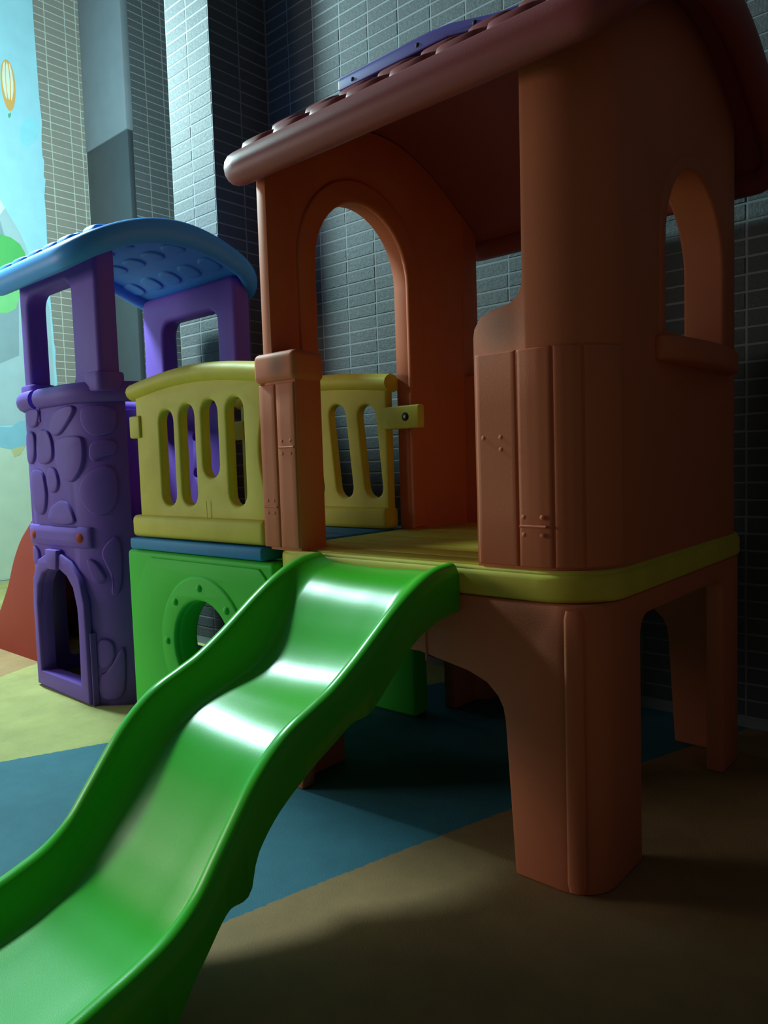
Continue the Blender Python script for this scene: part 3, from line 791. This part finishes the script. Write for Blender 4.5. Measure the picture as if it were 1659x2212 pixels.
blue_rows = [(1.515, 1.66), (1.62, 1.78), (1.745, 1.93), (1.97, 2.15), (2.12, 2.28), (2.24, 2.39)]
broof = roof(tower, M['blue'], -3.775, -2.862, TRY0, TRY1, ft, 0.030, 0.040, 0.054, 0.16, blue_rows, 0.150, 0.052, -3.755)
for r_, (ya, yb) in enumerate(((1.62, 1.72), (1.80, 1.90), (1.98, 2.08), (2.16, 2.26))):
    for c_ in range(5):
        xa = -3.78 + c_ * 0.17 + 0.03 * (r_ % 2)
        ol = [(xa, ya), (xa + 0.12, ya), (xa + 0.12, yb), (xa, yb)]
        obj('underside_block', mesh('underside_block', *raised(ol, lambda u, v, o_: (u, v, ft(v) - 0.030 - o_), 0.010, 0.012, -0.004, 2), angle=60), M['blue'], broof)

# ------------------------------------------------------------------ red slide behind the tower
def red_slide():
    t = thing('slide', 'orange-red slide coming off the left side of the purple tower', 'slide', (-4.5, 2.0, 0))
    crest = [(3.906, 0.83), (4.05, 0.822), (4.11, 0.80), (4.19, 0.747), (4.29, 0.672), (4.40, 0.548), (4.486, 0.415), (4.566, 0.318), (4.647, 0.232), (4.8, 0.155), (5.0, 0.122), (5.45, 0.105)]
    Y0, Y1 = 1.765, 2.26
    V, F = [], []
    xs = [3.906 + 1.54 * i / 60 for i in range(61)]
    for s in xs:
        z = smooth_list(crest, s); d = 0.035 if s < 4.0 else min(0.10, 0.035 + (s - 4.0) * 0.3)
        d = min(d, z - 0.05)
        bot_n = 0.0
        bot_f = max(0.0, z - 0.42)
        pr = [(0.0, 0.0), (0.0, z - 0.03), (0.006, z - 0.006), (0.018, z), (0.032, z - 0.006), (0.05, z - 0.03), (0.07, z - d * 0.8), (0.10, z - d)]
        W = Y1 - Y0
        full = [(Y0 + u, v) for u, v in pr] + [(Y1 - u, v) for u, v in reversed(pr[1:])] + [(Y1, bot_f), (Y1 - 0.02, bot_f), (Y1 - 0.025, max(bot_f + 0.001, z - d - 0.04)), (Y0 + 0.025, max(0.002, z - d - 0.04)), (Y0 + 0.02, 0.0)]
        n = len(full)
        V += [(-s, y, zz) for y, zz in full]
    for i in range(60):
        for j in range(n):
            q = (j + 1) % n; F.append((i * n + j, i * n + q, (i + 1) * n + q, (i + 1) * n + j))
    for base in (0, 60 * n):
        ids = [base + j for j in range(n)]
        for a in tessellate_polygon([[Vector((V[i][1], V[i][2], 0)) for i in ids]]): F.append(tuple(ids[k] for k in a))
    obj('chute', mesh('chute', V, F, angle=50), M['redslide'], t)
    return t
red_slide()

# ------------------------------------------------------------------ mural sheet on the left wall
MX = -7.500
def flat(name, poly, col, parent, lift, rough=0.55):
    if name not in M: M[name] = plain('print_' + name, col, rough)
    x = MX + lift
    tri = tessellate_polygon([[Vector((p[0], p[1], 0)) for p in poly]])
    n = len(poly)
    V = [(x, *p) for p in poly] + [(x - 0.0015, *p) for p in poly]
    F = [t for t in tri] + [tuple(n + i for i in t[::-1]) for t in tri] + [(i, (i + 1) % n, n + (i + 1) % n, n + i) for i in range(n)]
    return V, F, M[name]
def flat_obj(name, poly, key, col, parent, lift):
    V, F, m = flat(key, poly, col, parent, lift)
    return obj(name, mesh(name, V, F), m, parent)
edge = [(3.55, CEIL - 0.02), (3.549, 5.5), (3.556, 5.0), (3.559, 4.757), (3.571, 4.52), (3.562, 4.445), (3.555, 4.30), (3.556, 4.19), (3.57, 4.16), (3.557, 4.0), (3.572, 3.97), (3.551, 3.807), (3.556, 3.596), (3.550, 3.40),
        (3.555, 3.1), (3.543, 2.889), (3.549, 2.737), (3.553, 2.577), (3.558, 2.358), (3.568, 2.285), (3.560, 2.138), (3.566, 1.968), (3.555, 1.6), (3.562, 1.2), (3.55, 0.8), (3.56, 0.4), (3.55, 0.02)]
# sheet in sky blue; pale ground below
V, F, m = flat('sky', edge + [(-3.9, 0.02), (-3.9, CEIL - 0.02)], (0.36, 0.66, 0.78), None, 0.0015)
mural = obj('mural', mesh('mural', V, F), m)
mural['label'] = 'pale blue landscape mural with balloon and mountains on left wall'; mural['category'] = 'mural'
def wavy(y0, y1, z, amp, n, ph): return [(y0 + (y1 - y0) * i / n, z + amp * math.sin(ph + i * 1.7) + amp * 0.6 * math.sin(ph * 2 + i * 0.61)) for i in range(n + 1)]
flat_obj('pale_ground', [(3.54, 0.03)] + [(3.54, 1.36)] + wavy(3.45, -3.8, 1.36, 0.10, 40, 0.4) + [(-3.8, 0.03)], 'pale_ground', (0.52, 0.64, 0.52), mural, 0.0025)
flat_obj('mountain', [(1.2, 1.4), (3.535, 1.55), (3.53, 2.7), (3.418, 3.036), (3.292, 3.381), (3.158, 3.60), (3.05, 3.78), (2.7, 3.2), (2.3, 2.8)], 'mountain', (0.38, 0.52, 0.56), mural, 0.0030)
flat_obj('snow_cap', [(3.158, 3.60), (3.05, 3.78), (2.9, 3.53), (3.0, 3.44), (3.09, 3.50)], 'snow_cap', (0.66, 0.74, 0.66), mural, 0.0036)
flat_obj('mountain_shade', [(3.0, 3.42), (3.10, 3.48), (3.24, 2.9), (3.20, 2.2), (2.8, 2.0), (2.7, 2.9)], 'mountain_shade', (0.25, 0.36, 0.40), mural, 0.0036)
flat_obj('treetop', [(2.9, 3.25), (3.00, 3.33), (3.095, 3.34), (3.193, 3.33), (3.273, 3.287), (3.32, 3.21), (3.32, 3.13), (3.275, 3.04), (3.10, 3.0), (2.85, 3.05)], 'leaf_green', (0.10, 0.46, 0.13), mural, 0.0042)
flat_obj('treetop', [(2.9, 3.0), (3.2, 3.02), (3.25, 2.88), (3.241, 2.776), (3.199, 2.652), (3.12, 2.60), (2.95, 2.58)], 'pale_leaf', (0.20, 0.56, 0.22), mural, 0.0042)
flat_obj('water_patch', [(2.9, 1.50), (3.076, 1.50), (3.163, 1.56), (3.3, 1.58), (3.5, 1.52), (3.45, 1.40), (3.3, 1.36), (3.207, 1.319), (3.063, 1.285), (2.9, 1.32)], 'water_patch', (0.24, 0.50, 0.62), mural, 0.0042)
flat_obj('sand_patch', [(3.063, 1.285), (3.207, 1.319), (3.15, 1.23), (3.09, 1.21)], 'sand_patch', (0.52, 0.52, 0.28), mural, 0.0046)
flat_obj('cloud', [(3.332, 4.333), (3.36, 4.444), (3.428, 4.533), (3.482, 4.555), (3.534, 4.53), (3.544, 4.439), (3.477, 4.314), (3.404, 4.235), (3.348, 4.255)], 'cloud', (0.30, 0.68, 0.80), mural, 0.0030)
bc, bz = 3.262, 4.80
env = [(bc + 0.068 * math.cos(a), bz + 0.005 + (0.21 if math.sin(a) > 0 else 0.27) * math.sin(a)) for a in [2 * PI * i / 28 for i in range(28)]]
bl = flat_obj('balloon', [(y, z) for y, z in env], 'balloon_orange', (0.72, 0.40, 0.12), mural, 0.0034)
for k, (o_, w) in enumerate(((-0.038, 0.014), (0.0, 0.017), (0.038, 0.012))):
    st = [(bc + o_ + w * math.cos(a) - o_ * 0.45 * (abs(math.sin(a)) ** 2), bz + 0.015 + 0.175 * math.sin(a)) for a in [2 * PI * i / 20 for i in range(20)]]
    V, F, m = flat('balloon_cream', st, (0.78, 0.80, 0.66), None, 0.0040); obj('stripe', mesh('stripe', V, F), m, bl)
V, F, m = flat('basket_green', [(bc - 0.02, 4.50), (bc + 0.008, 4.525), (bc + 0.006, 4.49), (bc - 0.012, 4.465), (bc - 0.02, 4.48)], (0.10, 0.42, 0.20), None, 0.0040)
obj('basket', mesh('basket', V, F), m, bl)

# ------------------------------------------------------------------ wall tiles (small, many: last)
def tile_mesh(name, w, h, t, axis):
    """w along the wall, h up, t out of the wall; axis 'y': faces -y, 'x': faces +x; origin at the centre of its back"""
    c = 0.0035
    ring = [(0.0, 0.0), (0.0, t - c), (c, t)]
    V = []
    for ins, d in ring:
        for su, sv in ((-1, -1), (1, -1), (1, 1), (-1, 1)):
            u, v = su * (w / 2 - ins), sv * (h / 2 - ins)
            V.append((u, -d, v) if axis == 'y' else (d, u, v))
    F = [(3, 2, 1, 0), (8, 9, 10, 11)] + [(k * 4 + i, k * 4 + (i + 1) % 4, k * 4 + 4 + (i + 1) % 4, k * 4 + 4 + i) for k in (0, 1) for i in range(4)]
    return mesh(name, V, F, True, 20)

bpy.context.view_layer.update()
DG = bpy.context.evaluated_depsgraph_get()
CM = cam.matrix_world.inverted()
def in_frame(p):
    q = CM @ Vector(p)
    if q.z > -0.1: return False
    x, y = q.x / -q.z * FPX, q.y / -q.z * FPX
    return abs(x) < 850 and abs(y) < 1130
def shows(pts):
    for p in pts:
        if not in_frame(p): continue
        d = Vector(p) - EYE
        hit, loc, *_ = SC.ray_cast(DG, EYE, d.normalized())
        if not hit or (loc - EYE).length > d.length - 0.03: return True
    return False

def tile_wall(parent, m, axis, plane, u_cuts, z0, dz, n, joint=0.0045, thick=0.010):
    """tiles laid in straight courses; u_cuts: list of (u0, u1) columns; those in view are parts, the rest one mesh"""
    cache, rest, seen = {}, [], []
    out = -1 if axis == 'y' else 1
    plane -= out * 0.0078                                     # bedded in the grout
    for (u0, u1) in u_cuts:
        w = round(u1 - u0 - joint, 4)
        for k in range(n):
            zc = z0 + (k + 0.5) * dz
            if zc + dz / 2 > CEIL or zc - dz / 2 < 0.0: continue
            uc = (u0 + u1) / 2
            P = lambda u, z: (u, plane + out * thick, z) if axis == 'y' else (plane + out * thick, u, z)
            pts = [P(uc + a * w * 0.4, zc + b * dz * 0.35) for a, b in ((0, 0), (-1, -1), (1, 1), (-1, 1), (1, -1))]
            loc = (uc, plane, zc) if axis == 'y' else (plane, uc, zc)
            (seen if shows(pts) else rest).append((loc, w))
    seen.sort(key=lambda e: (Vector(e[0]) - EYE).length)
    rest += seen[300:]; seen = seen[:300]
    for loc, w in seen:
        if w not in cache:
            cache[w] = tile_mesh('tile', w, dz - joint, thick, axis); cache[w].materials.append(m)
        o = bpy.data.objects.new('tile', cache[w]); COL.objects.link(o); o.parent = parent
        j = random.uniform(-0.0012, 0.0006)
        o.location = (loc[0], loc[1] - j, loc[2]) if axis == 'y' else (loc[0] + j, loc[1], loc[2])
    if rest:
        V, F = [], []
        for loc, w in rest:
            b = len(V)
            u, v, t = w / 2, (dz - joint) / 2, thick
            q = [(-u, -v), (u, -v), (u, v), (-u, v)]
            for d in (0, t):
                for a, c in q:
                    V.append((loc[0] + a, loc[1] - d, loc[2] + c) if axis == 'y' else (loc[0] + d, loc[1] + a, loc[2] + c))
            F += [tuple(b + i for i in f) for f in ((4, 5, 6, 7), (0, 1, 5, 4), (1, 2, 6, 5), (2, 3, 7, 6), (3, 0, 4, 7))]
        o = obj('tile_field', mesh('tile_field', V, F, False, 20), m, parent); o['kind'] = 'stuff'
    return len(seen), len(rest)

DZT = 0.0633; Z0 = 1.562 - 25 * DZT
cols = [(-3.385 + 0.0, -3.20)] + [(-3.20 + 0.2 * i, -3.0 + 0.2 * i) for i in range(29)]
tile_wall(wall_back, M['tile'], 'y', 2.955, cols, Z0, DZT, 101)
tile_wall(column, M['tile'], 'y', 2.552, [(-3.785, -3.585), (-3.585, -3.385)], Z0, DZT, 101)
tile_wall(column, M['tile'], 'x', -3.385, [(2.55, 2.75), (2.75, 2.95)], Z0, DZT, 101)
tile_wall(wall_left, M['tiletaupe'], 'x', -7.505, [(3.45, 3.66), (3.66, 3.87), (3.87, 3.985), (3.985, 4.028)], 0.01, 0.0722, 88)
tile_wall(wall_niche, M['tile'], 'x', -6.705, [(4.06 + 0.2 * i, 4.26 + 0.2 * i) for i in range(6)], 0.01, 0.0722, 88)
